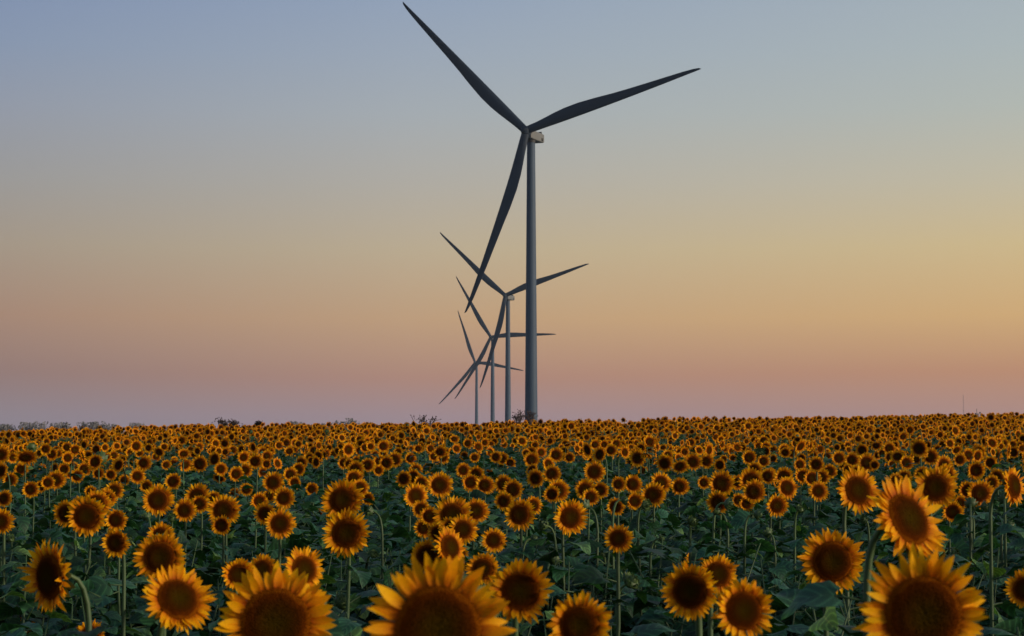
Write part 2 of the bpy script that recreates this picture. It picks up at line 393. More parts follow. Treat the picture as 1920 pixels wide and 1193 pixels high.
def leaf_mats(rng, h, n, zmin=.42, size=(.20, .30)):
    """local matrices of n leaves on a stem of height h"""
    out_ = []
    a0 = rng.uniform(0, 6.28)
    for k in range(n):
        q = zmin + (.97 - zmin) * (k + rng.uniform(-.3, .3)) / max(1, n - 1); q = min(max(q, .2), .97)
        a_ = a0 + k * 2.4 + rng.normal(0, .3); s = rng.uniform(*size) * (1.0 if q < .8 else .72) * 1.1
        tl = rng.normal(-.05, .22)
        c, s1 = math.cos(a_), math.sin(a_); ct, st = math.cos(tl), math.sin(tl)
        R = np.array([[c, -s1, 0], [s1, c, 0], [0, 0, 1]]) @ np.array([[ct, 0, -st], [0, 1, 0], [st, 0, ct]])
        rx = rng.normal(0, .35); cx, sx = math.cos(rx), math.sin(rx); R = R @ np.array([[1, 0, 0], [0, cx, -sx], [0, sx, cx]])
        M = np.eye(4); M[:3, :3] = R * s; M[:3, 3] = [0, 0, q * h]; out_.append(M)
    return out_

G_SUN = 'sunflowers of the field'
def sunflower(P, s, yaw, pitch, roll, label, rng, near=False, is_bud=False, group=G_SUN, nleaf=9, hv=None):
    P = np.asarray(P, float); M, n = face_matrix(P, yaw, pitch, roll, s)
    nh = n * np.array([1, 1, 0])
    bx, by = P[0] - nh[0] * (.08 + .5 * s) + rng.normal(0, .03), P[1] - nh[1] * (.08 + .5 * s) + rng.normal(0, .03)
    gz = float(ground(bx, by)); B = np.array([bx, by, gz])
    e = obj('sunflower', None); e.location = B.tolist(); e.empty_display_size = .1
    tag(e, label, 'sunflower', group)
    pts, Sx = stem_path(np.zeros(3), P - B, n, s, rng)
    rads = np.interp(np.linspace(0, 1, len(pts)), [0, .6, .9, 1], [.0115, .009, .0065, .011]) * (1 if not near else 1.1)
    obj('stem', mesh('stem', tube(pts, rads, 8 if near else 6, r=rng.random()), [M_STEM]), e)
    M[:3, 3] -= B
    k = rng.integers(0, 100) if hv is None else hv
    if is_bud:
        obj('flower_bud', me_bud[k % 4], e, M)
    else:
        hd = obj('flower_head', me_cal[k % 3], e, M)
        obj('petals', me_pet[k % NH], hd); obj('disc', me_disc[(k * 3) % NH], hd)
    h = Sx[2]
    ms = leaf_mats(rng, h, nleaf, size=(.20, .33))
    # leaves follow the leaning stem
    for m_ in ms: m_[:3, 3] += [Sx[0] * m_[2, 3] / h, Sx[1] * m_[2, 3] / h, 0]
    if near:
        for m_ in ms: obj('leaf', me_leaf[rng.integers(0, 8)], e, m_)
    else:
        obj('foliage', mesh('foliage', join([(lambda a_: a_.tf(m_, np.full(len(a_.V), rng.random())))(LEAF_MID[rng.integers(0, 6)]) for m_ in ms]), [M_LEAF, M_STEM]), e)
    return e

# ------------------------------------------------------------------ flower heads read off the photograph: px, py, diameter px, yaw, pitch, label
HEADS = [
 (822,1180,262,3,8,'huge foreground sunflower cut by the bottom edge, left of centre'),
 (517,1170,216,8,10,'large foreground sunflower cut by the bottom edge, second biggest on the left half'),
 (1732,1155,240,2,6,'huge foreground sunflower at bottom right, with one stray petal poking out left'),
 (975,1110,124,6,6,'sunflower tucked right behind the huge central foreground bloom'),
 (1087,1172,122,0,2,'sunflower cut by the bottom edge just right of the centre pair'),
 (1561,1053,122,0,0,'round sunflower standing alone on a thick pale stem, above the lower right corner group'),
 (1703,974,166,38,27,'oval sunflower turned sideways above the huge bottom right bloom'),
 (334,1125,136,33,27,'sunflower leaning right in front of another, lower left'),
 (93,1082,138,-41,0,'sunflower turned side-on on a hooked pale stem, near the left edge'),
 (301,1045,97,8,8,'sunflower overlapped at its base by the leaning one at lower left'),
 (650,1000,89,5,0,'round dark-centred sunflower, lower of a stacked pair left of the green gap'),
 (570,1068,84,38,14,'small sunflower with oval centre above the big lower left bloom'),
 (1294,1108,108,-18,0,'upper left sunflower of the overlapping pair at lower right of centre'),
 (1394,1145,118,20,8,'lower right sunflower of the overlapping pair at lower right of centre'),
 (1347,1077,76,10,12,'sunflower half hidden behind the overlapping pair at lower right of centre'),
 (1755,914,82,5,0,'round sunflower right above the sideways oval bloom'),
 (1609,920,88,22,15,'broad sunflower touching the upper left of the sideways oval bloom'),
 (163,968,78,0,5,'broad sunflower in the left cluster with another hidden behind its top'),
 (297,938,61,8,0,'round sunflower standing over the gap in the left third'),
 (643,938,80,0,12,'sunflower at the top of the stacked pair left of the green gap'),
 (849,966,72,0,12,'wide sunflower in the middle of the central cluster'),
 (975,965,60,0,0,'round sunflower right of the central cluster, above a bare stem'),
 (1070,970,68,15,4,'oval sunflower with a green bud hanging at its right side'),
 (843,1027,78,46,10,'sunflower turned right, just above the huge central bloom'),
 (1115,885,42,0,0,'small round sunflower standing highest over the centre gap'),
 (420,957,62,0,10,'sunflower with a smaller one in front of its lower edge'),
 (415,985,40,0,-5,'small sunflower in front of a bigger one, left third'),
 (526,982,58,8,0,'round sunflower at the right end of the left-centre group'),
 (497,963,42,5,5,'small sunflower behind the right end of the left-centre group'),
 (533,934,42,0,0,'small round sunflower above the left-centre group'),
 (218,975,44,0,0,'small round sunflower right of the broad left cluster bloom'),
 (218,1018,56,-10,0,'sunflower with a green bud covering its right side'),
 (302,1005,52,5,10,'small sunflower peeping over the overlapped one at lower left'),
 (182,944,54,8,12,'sunflower behind the top of the broad left cluster bloom'),
 (124,963,52,-12,0,'sunflower at the left side of the broad left cluster bloom'),
 (347,957,44,5,5,'small sunflower right of the round one over the left gap'),
 (371,930,48,0,14,'wide small sunflower above the left gap'),
 (447,1078,66,10,0,'sunflower behind the top left of the big lower left bloom'),
 (493,1068,58,0,12,'sunflower peeping over the top of the big lower left bloom'),
 (1160,1010,54,0,5,'small sunflower with green leaf across its face, right of centre'),
 (926,1013,48,15,0,'small sunflower opening, with green bracts on its right'),
 (869,993,56,10,10,'sunflower behind the one turned right in the central cluster'),
 (893,958,50,12,5,'sunflower at the right rim of the central cluster'),
 (906,1067,64,0,14,'sunflower between the huge central bloom and its right neighbour'),
 (800,1042,62,-5,5,'sunflower peeping over the petals of the huge central bloom'),
 (795,990,38,0,0,'small sunflower at the left rim of the central cluster'),
 (1922,1105,72,-15,0,'sunflower cut by the right edge near the bottom'),
 (2,978,50,5,0,'sunflower cut by the left edge'),
 (1457,948,46,20,-5,'small tilted sunflower at the lower end of the right middle row'),
 (1347,942,46,-8,0,'small sunflower with a green bud before its right half'),
 (1414,922,46,0,0,'small dark-centred sunflower in front of a bigger one, right of centre'),
 (1408,902,52,0,12,'sunflower behind a small dark-centred one, right of centre'),
 (1353,907,52,0,5,'round sunflower in the right middle row'),
 (1535,921,40,10,5,'small sunflower at the foot of a slanting pair, right side'),
 (1523,897,36,12,5,None),(1476,915,46,18,8,None),(1470,895,40,0,8,None),
 (1786,960,44,0,0,'small round sunflower right of the sideways oval bloom'),
 (1838,925,54,8,0,'sunflower with a green bud hanging before it, near the right edge'),
 (1900,912,76,45,5,'oval sunflower turned right, near the right edge'),
 (1815,920,40,-5,0,None),(1830,882,38,0,0,None),(1775,893,48,25,18,None),(1870,895,34,0,5,None),(1880,930,0,0,0,None),
 (1225,928,48,0,0,'round sunflower at the right end of the centre row'),
 (1240,905,42,20,10,None),(1275,912,36,0,0,None),(1190,940,36,0,5,None),(1155,950,36,-10,0,None),(1160,908,30,0,0,None),(1187,908,38,0,10,None),
 (1098,918,42,5,0,None),(1126,919,34,0,0,None),(1047,920,46,10,8,None),(1108,932,34,0,5,None),(1035,927,34,-8,8,None),
 (962,918,40,0,0,'round small sunflower in front of another, centre'),
 (944,908,36,-5,8,None),(945,940,36,0,0,None),(1000,948,38,15,5,None),
 (825,910,52,12,10,'dark-centred sunflower topping the central cluster'),
 (780,930,50,20,8,'oval sunflower at the top left of the central cluster'),
 (775,895,34,-5,5,None),(757,898,32,-5,0,None),(790,905,30,8,5,None),(910,910,38,8,8,None),(882,905,36,12,0,None),(893,889,32,0,5,None),(869,882,30,0,0,None),(806,968,40,0,5,None),
 (997,862,32,10,5,None),(1043,853,30,0,0,None),(1068,858,22,0,0,None),(770,860,24,0,0,None),(831,858,26,5,5,None),(930,857,24,0,0,None),(890,858,20,0,0,None),
 (1626,868,38,0,5,None),(1573,859,30,0,0,None),(1556,884,30,0,5,None),(1590,880,22,0,0,None),(1505,893,34,0,5,None),(1500,871,26,0,0,None),(1670,925,22,0,0,None),
 (1540,895,34,-5,5,None),(1605,884,24,0,0,None),(1640,872,20,0,0,None),(1680,900,28,0,10,None),(1730,890,34,0,10,None),(1745,857,34,0,5,None),(1800,862,26,0,0,None),(1857,868,28,0,0,None),
 (1700,868,30,10,8,None),(1655,850,20,0,0,None),(1670,858,26,0,5,None),(1770,872,38,20,5,None),(1695,895,32,0,5,None),(1728,918,24,0,5,None),(1800,943,30,0,0,None),(1860,905,30,0,5,None),
 (1485,850,22,0,0,None),(1405,858,30,0,5,None),(1432,865,26,0,5,None),(1300,866,34,0,0,None),(1325,865,28,0,0,None),(1350,872,26,0,0,None),(1383,905,30,0,5,None),(1415,880,30,0,5,None),(1445,888,24,0,0,None),
 (1320,905,26,0,0,None),(1385,938,28,0,0,None),(1400,945,30,0,0,None),(1440,893,32,0,5,None),(1460,905,24,0,0,None),
 (375,870,34,0,5,None),(270,868,30,0,0,None),(258,893,30,0,0,None),(325,903,34,0,8,None),(105,900,38,5,5,None),(145,893,28,0,5,None),(185,888,24,0,0,None),(208,890,24,0,0,None),(233,900,22,0,0,None),
 (58,918,34,0,0,'small round sunflower left of the first gap, near the left edge'),
 (78,912,26,0,0,None),(8,935,34,0,5,None),(35,940,0,0,0,None),(90,905,28,0,0,None),(170,922,24,0,0,None),
 (513,905,42,0,10,None),(462,918,26,0,0,None),(486,940,36,8,5,None),(585,917,26,0,0,'small sunflower alone over the dark gap, left of centre'),
 (440,925,22,0,0,None),(443,889,30,10,0,None),(460,882,28,8,0,None),(445,958,0,0,0,None),(545,890,30,10,8,None),(552,905,26,10,8,None),(560,880,28,0,0,None),(565,868,26,0,0,None),
 (655,870,22,0,0,None),(667,880,34,0,5,None),(664,897,36,0,8,None),(690,872,28,0,0,None),(645,868,26,0,0,None),(675,915,36,10,5,None),(690,935,26,0,0,None),
 (725,868,30,0,0,None),(740,862,32,12,5,None),(710,882,22,0,0,None),(712,865,26,0,0,None),
 (597,965,24,-5,0,None),(620,955,30,-5,5,None),(375,945,36,5,5,None),(400,935,30,0,5,None),(505,930,26,0,5,None),(275,912,26,0,5,None),
 (215,920,36,0,8,None),(200,935,40,10,10,None),(150,950,40,0,5,None),(20,900,30,0,5,None),(40,880,28,0,0,None),(120,880,26,0,0,None),
 (845,990,44,-5,8,None),(820,1000,40,-8,0,None),(790,955,36,-5,5,None),(860,1040,40,20,0,None),(1195,1140,22,0,0,'tiny opening orange bloom on a thin stem, bottom right of centre'),
 (170,1190,56,15,10,'sunflower barely rising above the bottom edge, near the left corner'),(1302,1046,36,0,10,'small sunflower peeping over the overlapping pair at lower right of centre'),
 (50,1170,34,-10,5,'small withered opening bloom near the bottom left corner'),
]
BUDS = [(1163,1008,26),(230,1022,30),(930,1016,26),(1845,950,26),(1097,950,34),(1345,960,22),(1211,948,28),(1035,1047,34),(1298,978,26),(1883,935,32),(1170,938,24),(640,1130,50),(1183,1092,48),(1155,1112,28),(1075,1050,26),(1020,985,32),(695,960,24),
        (1420,965,28),(1365,945,34),(1820,945,30),(240,1015,30),(322,972,22),(275,970,22),(1500,955,22),(1870,1060,40),(1790,1040,30),(1440,1000,24),(905,1020,30),(1890,985,30),
        (1130,1040,20),(1240,1010,20),(1040,1120,0),(1000,1010,22),(700,1040,24),(20,1010,22),(1620,975,22)]

rng = np.random.default_rng(7)
def solve(px, py, w, Dm=.25):
    best = None
    for D in np.linspace(.16, .31, 31):
        d = D * F / w; P = at_px(px, py, d)
        if d > 84: continue
        e = abs((P[2] - CZ) - float(head_off(P[0], P[1]))) * 2.2 + abs(D - Dm) * 2.5
        if best is None or e < best[0]: best = (e, D, d, P)
    return best[1:]
placed = []; jobs = []
for (px, py, w, yaw, pit, lab) in HEADS:
    if not w: continue
    w *= 1.06; D, d, P = solve(px, py, w)
    jobs.append((px, py, w, yaw + rng.normal(0, 7 if lab is None else 3), pit + rng.normal(0, 4), lab, D, d, P, False)); placed.append((px, py, w * .5))
for (px, py, w) in BUDS:
    if not w: continue
    D, d, P = solve(px, py, w, .13)
    d = min(d, 15) * .92; D = w * d / F; P = at_px(px, py, d)
    jobs.append((px, py, w, rng.uniform(-180, 180), rng.uniform(-10, 50), None, D, d, P, True)); placed.append((px, py, w * .5))

def proj(P):
    v = P - np.array([0, 0, CZ]); dz = v @ FW
    return 960 + F * v[..., 0] / dz, 596.5 - F * (v @ UP) / dz, dz
# random heads of the middle and far field -------------------------------------------------
cands = []
HALF = 960 / F
def dens(x, y):
    u = x / y
    b = np.interp(y, [17, 24, 40, 60, 90, 110], [1.0, 2.2, 2.6, 2.4, 2.5, 2.5])
    right = np.interp(u, [-.26, -.1, 0., .08, .26], [.95, .85, .6, 1.05, 1.35])
    patch = .5 + .5 * math.sin(x * .9 + 1.3 * math.sin(y * .17)) * math.sin(y * .35 + x * .2)
    return b * right * (.25 + 1.15 * patch)
r2 = np.random.default_rng(21)
ymax = 112.0; wd = lambda y: HALF * y + 5.0
Ntot = int(3.6 * (HALF * ymax ** 2 + 10 * ymax))
ys = ymax * np.sqrt(r2.random(Ntot * 1)); xs = (r2.random(Ntot) * 2 - 1)
cnt = 0
for x_, y_ in zip(xs, ys):
    x = x_ * wd(y_); y = y_
    if y < 3.5: continue
    inside = abs(x) < HALF * y * 1.02
    if inside and y < 15: continue
    if r2.random() > dens(x, y) / 3.6: continue
    hz = float(head_off(x, y)) + float(np.clip(r2.normal(0, .14 if y < 65 else .09), -.3, .24 if y < 65 else .12)) + (.25 if r2.random() < .03 and y < 70 else 0)
    P = np.array([x, y, CZ + hz]); D = r2.uniform(.17, .31 if y > 60 else .265)
    px, py, dz = proj(P); w = D * F / dz
    if inside:
        if y < 30 and any(math.hypot(px - a_, py - b_) < b_r + w * .2 for a_, b_, b_r in placed): continue
        if y < 45 and any(math.hypot(px - a_, py - b_) < b_r * .8 for a_, b_, b_r in placed): continue
        if py > 945 and w > 30: continue
        if y < 45 and (abs(px - 715) < 32 and 880 < py < 1000 or 560 < px < 640 and py > 905 or 830 < px < 1060 and py < 850 and r2.random() < .3): continue
    yw_, pt_, q_ = r2.normal(4, 22), r2.normal(2, 14), r2.random()
    if q_ < .07: pt_ -= 38
    elif q_ < .13: yw_ += 60 * r2.choice([-1, 1])
    elif q_ < .16: yw_ += 170
    cands.append((float(px), float(py), float(w), yw_, pt_, None, D, float(dz), P, r2.random() < .05))
infr = [c for c in cands if abs(c[0] - 960) < 970 and c[1] < 1200]
outfr = [c for c in cands if not (abs(c[0] - 960) < 970 and c[1] < 1200)]
infr.sort(key=lambda c: -c[2])
NI = 300 - len(jobs)
jobs += infr[:NI]; stuff_heads = infr[NI:] + outfr
print('hand', len(placed), 'individual', len(jobs), 'stuff heads', len(stuff_heads))

LAND = [(822,1180,'the huge central foreground bloom'),(517,1170,'the large lower left bloom'),(1732,1155,'the huge bottom right bloom'),(1561,1053,'the lone bloom on a thick stem'),
 (1700,977,'the sideways oval bloom'),(92,1082,'the side-on bloom on a hooked stem'),(301,1045,'the overlapped bloom at lower left'),(650,1000,'the lower bloom of the stacked pair'),
 (570,1068,'the bloom atop the large lower left one'),(1294,1108,'the overlapping lower right pair'),(1755,914,'the round bloom over the oval one'),(1609,920,'the broad bloom touching the oval one'),
 (163,968,'the broad bloom of the left cluster'),(297,938,'the round bloom over the left gap'),(643,938,'the upper bloom of the stacked pair'),(849,966,'the wide bloom of the central cluster'),
 (975,965,'the round bloom above a bare stem'),(1070,970,'the oval bloom beside a bud'),(1115,885,'the high bloom over the centre gap'),(420,957,'the doubled bloom in the left third'),
 (526,982,'the round left-centre bloom'),(585,917,'the lone small bloom left of centre'),(1225,928,'the last bloom of the centre row'),(1414,922,'the dark-centred bloom right of centre'),
 (1457,948,'the tilted bloom right of centre'),(1535,921,'the bloom at the slanting pair foot'),(1838,925,'the bloom with a hanging bud'),(1900,912,'the oval bloom near the right edge'),
 (58,918,'the small bloom near the left edge'),(825,910,'the bloom topping the central cluster'),(992,800,'the nearest turbine tower'),(797,795,'the bare skyline weed'),(423,800,'the dark skyline bush'),(1806,785,'the thin mast')]
DIRS = ['right of', 'lower right of', 'below', 'lower left of', 'left of', 'upper left of', 'above', 'upper right of']
ORD = ['first', 'second', 'third', 'fourth', 'fifth', 'sixth', 'seventh', 'eighth', 'ninth', 'tenth', 'eleventh', 'twelfth']
cell = {}
for q, jb in enumerate(jobs):
    if jb[5] is not None: continue
    dd = sorted((math.hypot(jb[0] - a_, (jb[1] - b_) * 1.4), k) for k, (a_, b_, _) in enumerate(LAND))[0]
    a_, b_, nm = LAND[dd[1]]; ang = math.degrees(math.atan2(jb[1] - b_, jb[0] - a_)) % 360
    cell.setdefault((dd[1], int((ang + 22.5) // 45) % 8, jb[9]), []).append((dd[0], q))
LAB = {}
for (lk, di, isb), lst in cell.items():
    for o_, (_, q) in enumerate(sorted(lst)):
        px, py, w, yaw, pit = jobs[q][:5]
        if isb: kind = 'green sunflower bud'
        else: kind = ('tiny' if w < 26 else 'small' if w < 36 else 'smallish') + ' sunflower'
        LAB[q] = f'{kind}, {ORD[min(o_, 11)]} one {DIRS[di]} {LAND[lk][2]}'
for q_, (px, py, w, yaw, pit, lab, D, d, P, isb) in enumerate(jobs):
    if lab is None: lab = LAB[q_]
    near = w > 50 or (py > 1000)
    sunflower(P, D / 2, yaw, pit, rng.uniform(0, 6.28), lab, rng, near=near, is_bud=isb, nleaf=int(rng.integers(9, 13)) if near else 8)

# ------------------------------------------------------------------ the rest of the field as one mass of flowers
def two_mat(np_, nd_, seg_, lst, seeds, low):
    res = []
    for k in range(5):
        a_ = petals(seeds + k, 13 if low else 16, 2, 2 if low else 3, 3, flare=(.14, .2, .3, .45, .75)[k]); b_ = disc(seeds + 10 + k, 3 if low else 5, 8 if low else 14); c_ = calyx(seeds + 20 + k, 0 if low else 9, 6, 2)
        a_.m[:] = 0; b_.m[:] = 1; c_.m[:] = 2; res.append(join([a_, b_, c_]))
    return res
PMID = two_mat(0, 0, 0, 0, 400, False); PLOW = two_mat(0, 0, 0, 0, 450, True)
parts = []; r3 = np.random.default_rng(5)
for (px, py, w, yaw, pit, lab, D, d, P, isb) in stuff_heads:
    M, n = face_matrix(P, yaw, pit, r3.uniform(0, 6.28), D / 2)
    pr = (PMID if d < 45 else PLOW)[r3.integers(0, 5)]
    q = pr.tf(M, np.clip(pr.r * .5 + r3.random() * .5, 0, 1)); parts.append(q)
    nh = n * np.array([1, 1, 0]); B = np.array([P[0] - nh[0] * .12, P[1] - nh[1] * .12, 0]); B[2] = ground(B[0], B[1])
    Q = P - n * D * .15; K_ = np.array([B[0], B[1], Q[2] - .05])
    tb = tube([B, K_ - [0, 0, .15], K_, Q], [.009, .007, .006, .009], 4, r=.5); tb.m[:] = 3; parts.append(tb)
    for m_ in leaf_mats(r3, Q[2] - B[2] - .08, 7 if d > 40 else 9, size=(.17, .26)):
        m_[:3, 3] += [B[0], B[1], B[2]]; lf = (LEAF_MID if d < 35 else LEAF_LO)[r3.integers(0, 6)].tf(m_); lf.r[:] = r3.random(); lf.m = np.where(lf.m == 1, 3, 4); parts.append(lf)
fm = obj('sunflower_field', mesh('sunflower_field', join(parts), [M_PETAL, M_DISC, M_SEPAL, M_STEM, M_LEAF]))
tag(fm, 'mass of small yellow sunflower heads covering the field up to the skyline', 'sunflower field', None, 'stuff')

# leafy plants between the flowers
parts = []; r4 = np.random.default_rng(9)
for _ in range(18500):
    y = 114 * math.sqrt(r4.random()) if _ < 11500 else r4.uniform(3, 48) ** .5 * 48 ** .5
    x = (r4.random() * 2 - 1) * wd(y)
    if y < 3.0 : continue
    if 48 < y < 72 and r4.random() > .6: continue
    g = float(ground(x, y)); h = r4.uniform(1.10, 1.45) + (.0 if y < 14 else .08)
    if y < 7: h -= .22
    if r4.random() < .12: h += .08
    nl = 9 if y < 30 else 6
    lib = LEAF_HI if y < 12 else LEAF_MID if y < 30 else LEAF_LO
    for m_ in leaf_mats(r4, h, nl, zmin=.5 if y < 30 else .62, size=(.18, .32)):
        m_[:3, 3] += [x, y, g]; lf = lib[r4.integers(0, 6)].tf(m_); lf.r[:] = r4.random(); parts.append(lf)
    if y < 14:
        tb = tube([(x, y, g), (x + r4.normal(0, .05), y, g + h * .6), (x + r4.normal(0, .09), y, g + h)], [.011, .008, .004], 5, t=.2, r=.6); tb.m[:] = 1; parts.append(tb)
lv = obj('sunflower_foliage', mesh('sunflower_foliage', join(parts), [M_LEAF, M_STEM]))
tag(lv, 'dark blue-green sunflower leaves filling the gaps between the flower heads', 'foliage', None, 'stuff')

# ------------------------------------------------------------------ ground
xs_ = np.concatenate([[-9000, -3000, -900, -300, -150], np.arange(-90, 91, 3), [150, 300, 900, 3000, 9000]])
ys_ = np.concatenate([[-2000, -300, -60, -20, -8], np.arange(-4, 130, 2.5), [140, 150, 170, 200, 250, 320, 400, 600, 1200, 3000, 9000, 25000]])
V, Lp, S = grid(len(ys_), len(xs_), lambda i, j: (xs_[j], ys_[i], float(ground(xs_[j], max(ys_[i], 0)))))
ga = A(V, np.array(Lp).reshape(-1, 4).ravel(), S, .5)
cy = np.array(V)[np.array(Lp).reshape(-1, 4)[:, 0], 1]; ga.m = (cy > 125).astype(int)
gr = obj('ground', mesh('ground', ga, [M_SOIL, M_FAR])); tag(gr, 'dark soil of the sunflower field rising to a low crest', None, None, 'structure')

# ------------------------------------------------------------------ wind turbines
def blade_arr():
    R = 61.2; st = [0, .02, .05, .10, .16, .22, .30, .40, .5, .6, .7, .8, .9, .96, .99, 1.0]
    ch = [2.5, 2.6, 2.75, 3.15, 3.65, 4.0, 4.1, 3.7, 3.1, 2.65, 2.25, 1.85, 1.4, 1.0, .6, .15]
    th = [2.3, 2.3, 2.25, 1.9, 1.5, 1.2, 1.0, .8, .62, .5, .4, .3, .22, .15, .1, .05]
    n = 16; V = []; t = []
    for k, s in enumerate(st):
        x = 1.0 + s * (R - 1.0); c, h = ch[k], th[k]; blend = min(1, max(0, (s - .03) / .15))
        tw = math.radians(14) * (1 - s) ** 2 * blend
        off = -1.15 * (1 - .55 * s)                    # leading edge nearly straight
        for j in range(n):
            w = 2 * math.pi * j / n
            cc = (1 - math.cos(w)) / 2                   # 0 leading .. 1 trailing
            ycirc = off + c * cc
            thick = h / 2 * math.sin(w) * (1 * (1 - blend) + blend * (1.25 * (1 - cc) ** .6 if cc < 1 else 0))
            dy, dz = ycirc - off - c * .3, thick
            y = off + c * .3 + dy * math.cos(tw) - dz * math.sin(tw); z = dy * math.sin(tw) + dz * math.cos(tw)
            V.append((x, y, z + 5.4 * s ** 1.8)); t.append(s)
    Lp = []; ns = len(st)
    for i in range(ns - 1):
        for j in range(n):
            j2 = (j + 1) % n; Lp += [i * n + j, i * n + j2, (i + 1) * n + j2, (i + 1) * n + j]
    S = [4] * (len(Lp) // 4); Lp += list(range((ns - 1) * n, ns * n)); S.append(n)
    return A(V, Lp, S, t)
me_blade = mesh('blade', blade_arr(), [M_BLADE])
hubp = [(.02, 2.2), (.6, 2.1), (1.1, 1.75), (1.4, 1.1), (1.5, .3), (1.5, -1.2), (1.4, -2.2)]
V, Lp, S = grid(len(hubp), 20, lambda i, j: (hubp[i][0] * math.cos(6.28318 * j / 20), hubp[i][0] * math.sin(6.28318 * j / 20), hubp[i][1]), True)
Lp = np.array(Lp).reshape(-1, 4)[:, ::-1].ravel()
me_hub = mesh('hub', A(V, Lp, S, .5), [M_BLADE])
def nacelle_arr():
    # rounded box section swept back along +Y (local), slightly tapering to the rear
    secs = [(-3.0, 1.2, 1.25), (-2.4, 1.6, 1.5), (0, 1.8, 1.65), (5.4, 1.8, 1.65), (7.0, 1.75, 1.55), (7.3, 1.6, 1.45)]
    n = 20; V = []
    for (yy, a_, b_) in secs:
        for j in range(n):
            w = 2 * math.pi * j / n; c, s = math.cos(w), math.sin(w); e = .22
            V.append((a_ * math.copysign(abs(c) ** e, c), yy, .88 * b_ * math.copysign(abs(s) ** e, s)))
    Lp = []
    for i in range(len(secs) - 1):
        for j in range(n):
            j2 = (j + 1) % n; Lp += [i * n + j, (i + 1) * n + j, (i + 1) * n + j2, i * n + j2]
    S_ = [4] * (len(Lp) // 4); Lp += list(range(n)) + list(range((len(secs) - 1) * n, len(secs) * n))[::-1]; S_ += [n, n]
    return A(V, Lp, S_, .5)
me_nac = mesh('nacelle', nacelle_arr(), [M_NAC], smooth=False)
me_cool = mesh('cooler', join([box(0, 6.0, 1.80, 2.6, .4, .6), box(-.9, 6.0, 1.47, .2, .3, .2), box(.9, 6.0, 1.47, .2, .3, .2)]), [M_NAC], smooth=False)
me_vent = mesh('vent', join([box(1.82, 4.6 + .3 * k, -.6, .04, .12, 1.0) for k in range(5)]), [M_DARK], smooth=False)
TURB = [ # hub px, hub py, radius px, yaw deg, first blade angle, label
 (986, 245.2, 357.0, 22.5, 13.9, 3.2, 'nearest and tallest wind turbine with dark blades, right of the other three'),
 (947.4, 554.2, 176.8, 22.5, 16.9, 2.5, 'second wind turbine in the row, its hub level with the nearest blade tip'),
 (920.2, 632, 131.7, 21.0, .6, 2.1, 'third wind turbine in the row with one blade pointing level right'),
 (890.7, 679.6, 102.4, 22.3, -10.2, 4.5, 'farthest and smallest wind turbine, leftmost tower of the row'),
]
me_cyl = None
for (hx, hy, rp, yaw, a0, til, lab) in TURB:
    d = 60.0 * F / rp; H = at_px(hx, hy, d); yw = math.radians(yaw); tilt = math.radians(til)
    nf = np.array([-math.sin(yw), -math.cos(yw), 0])              # rotor faces camera and left
    T = H - nf * 4.4; gz = float(ground(T[0], T[1])); top = H[2] - 3.0
    e = obj('wind_turbine', None); e.location = (T[0], T[1], gz); tag(e, lab, 'wind turbine', 'row of wind turbines'); e.empty_display_size = 5
    hgt = top - gz; zz = np.linspace(0, 1, 14); rr_ = np.interp(zz, [0, .15, 1], [2.18, 2.02, 1.30])
    V, Lp, S = grid(14, 40, lambda i, j: (rr_[i] * math.cos(6.283185 * j / 40), rr_[i] * math.sin(6.283185 * j / 40), zz[i] * hgt), True)
    tw_ = obj('tower', mesh('tower', A(V, Lp, S, .5), [M_PAINT]), e)
    rings = []
    for q in (.26, .52, .78):
        rr1 = float(np.interp(q, [0, .15, 1], [2.18, 2.02, 1.30])) + .015
        V, Lp, S = grid(2, 40, lambda i, j: (rr1 * math.cos(6.283185 * j / 40), rr1 * math.sin(6.283185 * j / 40), q * hgt + i * .22), True); rings.append(A(V, Lp, S, .5))
    obj('flange', mesh('flange', join(rings), [M_PAINT]), tw_)
    V, Lp, S = grid(2, 28, lambda i, j: (1.42 * math.cos(6.283185 * j / 28), 1.42 * math.sin(6.283185 * j / 28), hgt - .25 + i * 1.1), True)
    obj('yaw_ring', mesh('yaw_ring', A(V, Lp, S, .5), [M_DARK]), e)
    # nacelle frame: local -Y towards the rotor
    Mn = Matrix.Translation((0, 0, hgt + 2.0)) @ Matrix.Rotation(-yw, 4, 'Z')
    nc = obj('nacelle', me_nac, e, Mn); obj('cooler', me_cool, nc); obj('vent', me_vent, nc)
    # rotor frame: +Z forward along nf tilted up, +X to the viewer's right
    zf = np.array([nf[0] * math.cos(tilt), nf[1] * math.cos(tilt), math.sin(tilt)]); xr = np.cross([0, 0, 1.], zf); xr /= np.linalg.norm(xr); yu = np.cross(zf, xr)
    Mr = Matrix(((xr[0], yu[0], zf[0], H[0] - T[0]), (xr[1], yu[1], zf[1], H[1] - T[1]), (xr[2], yu[2], zf[2], H[2] - gz), (0, 0, 0, 1)))
    hb = obj('hub', me_hub, e, Mr)
    for k in range(3):
        obj('blade', me_blade, e, Mr @ Matrix.Rotation(math.radians(a0 + 120 * k), 4, 'Z'))

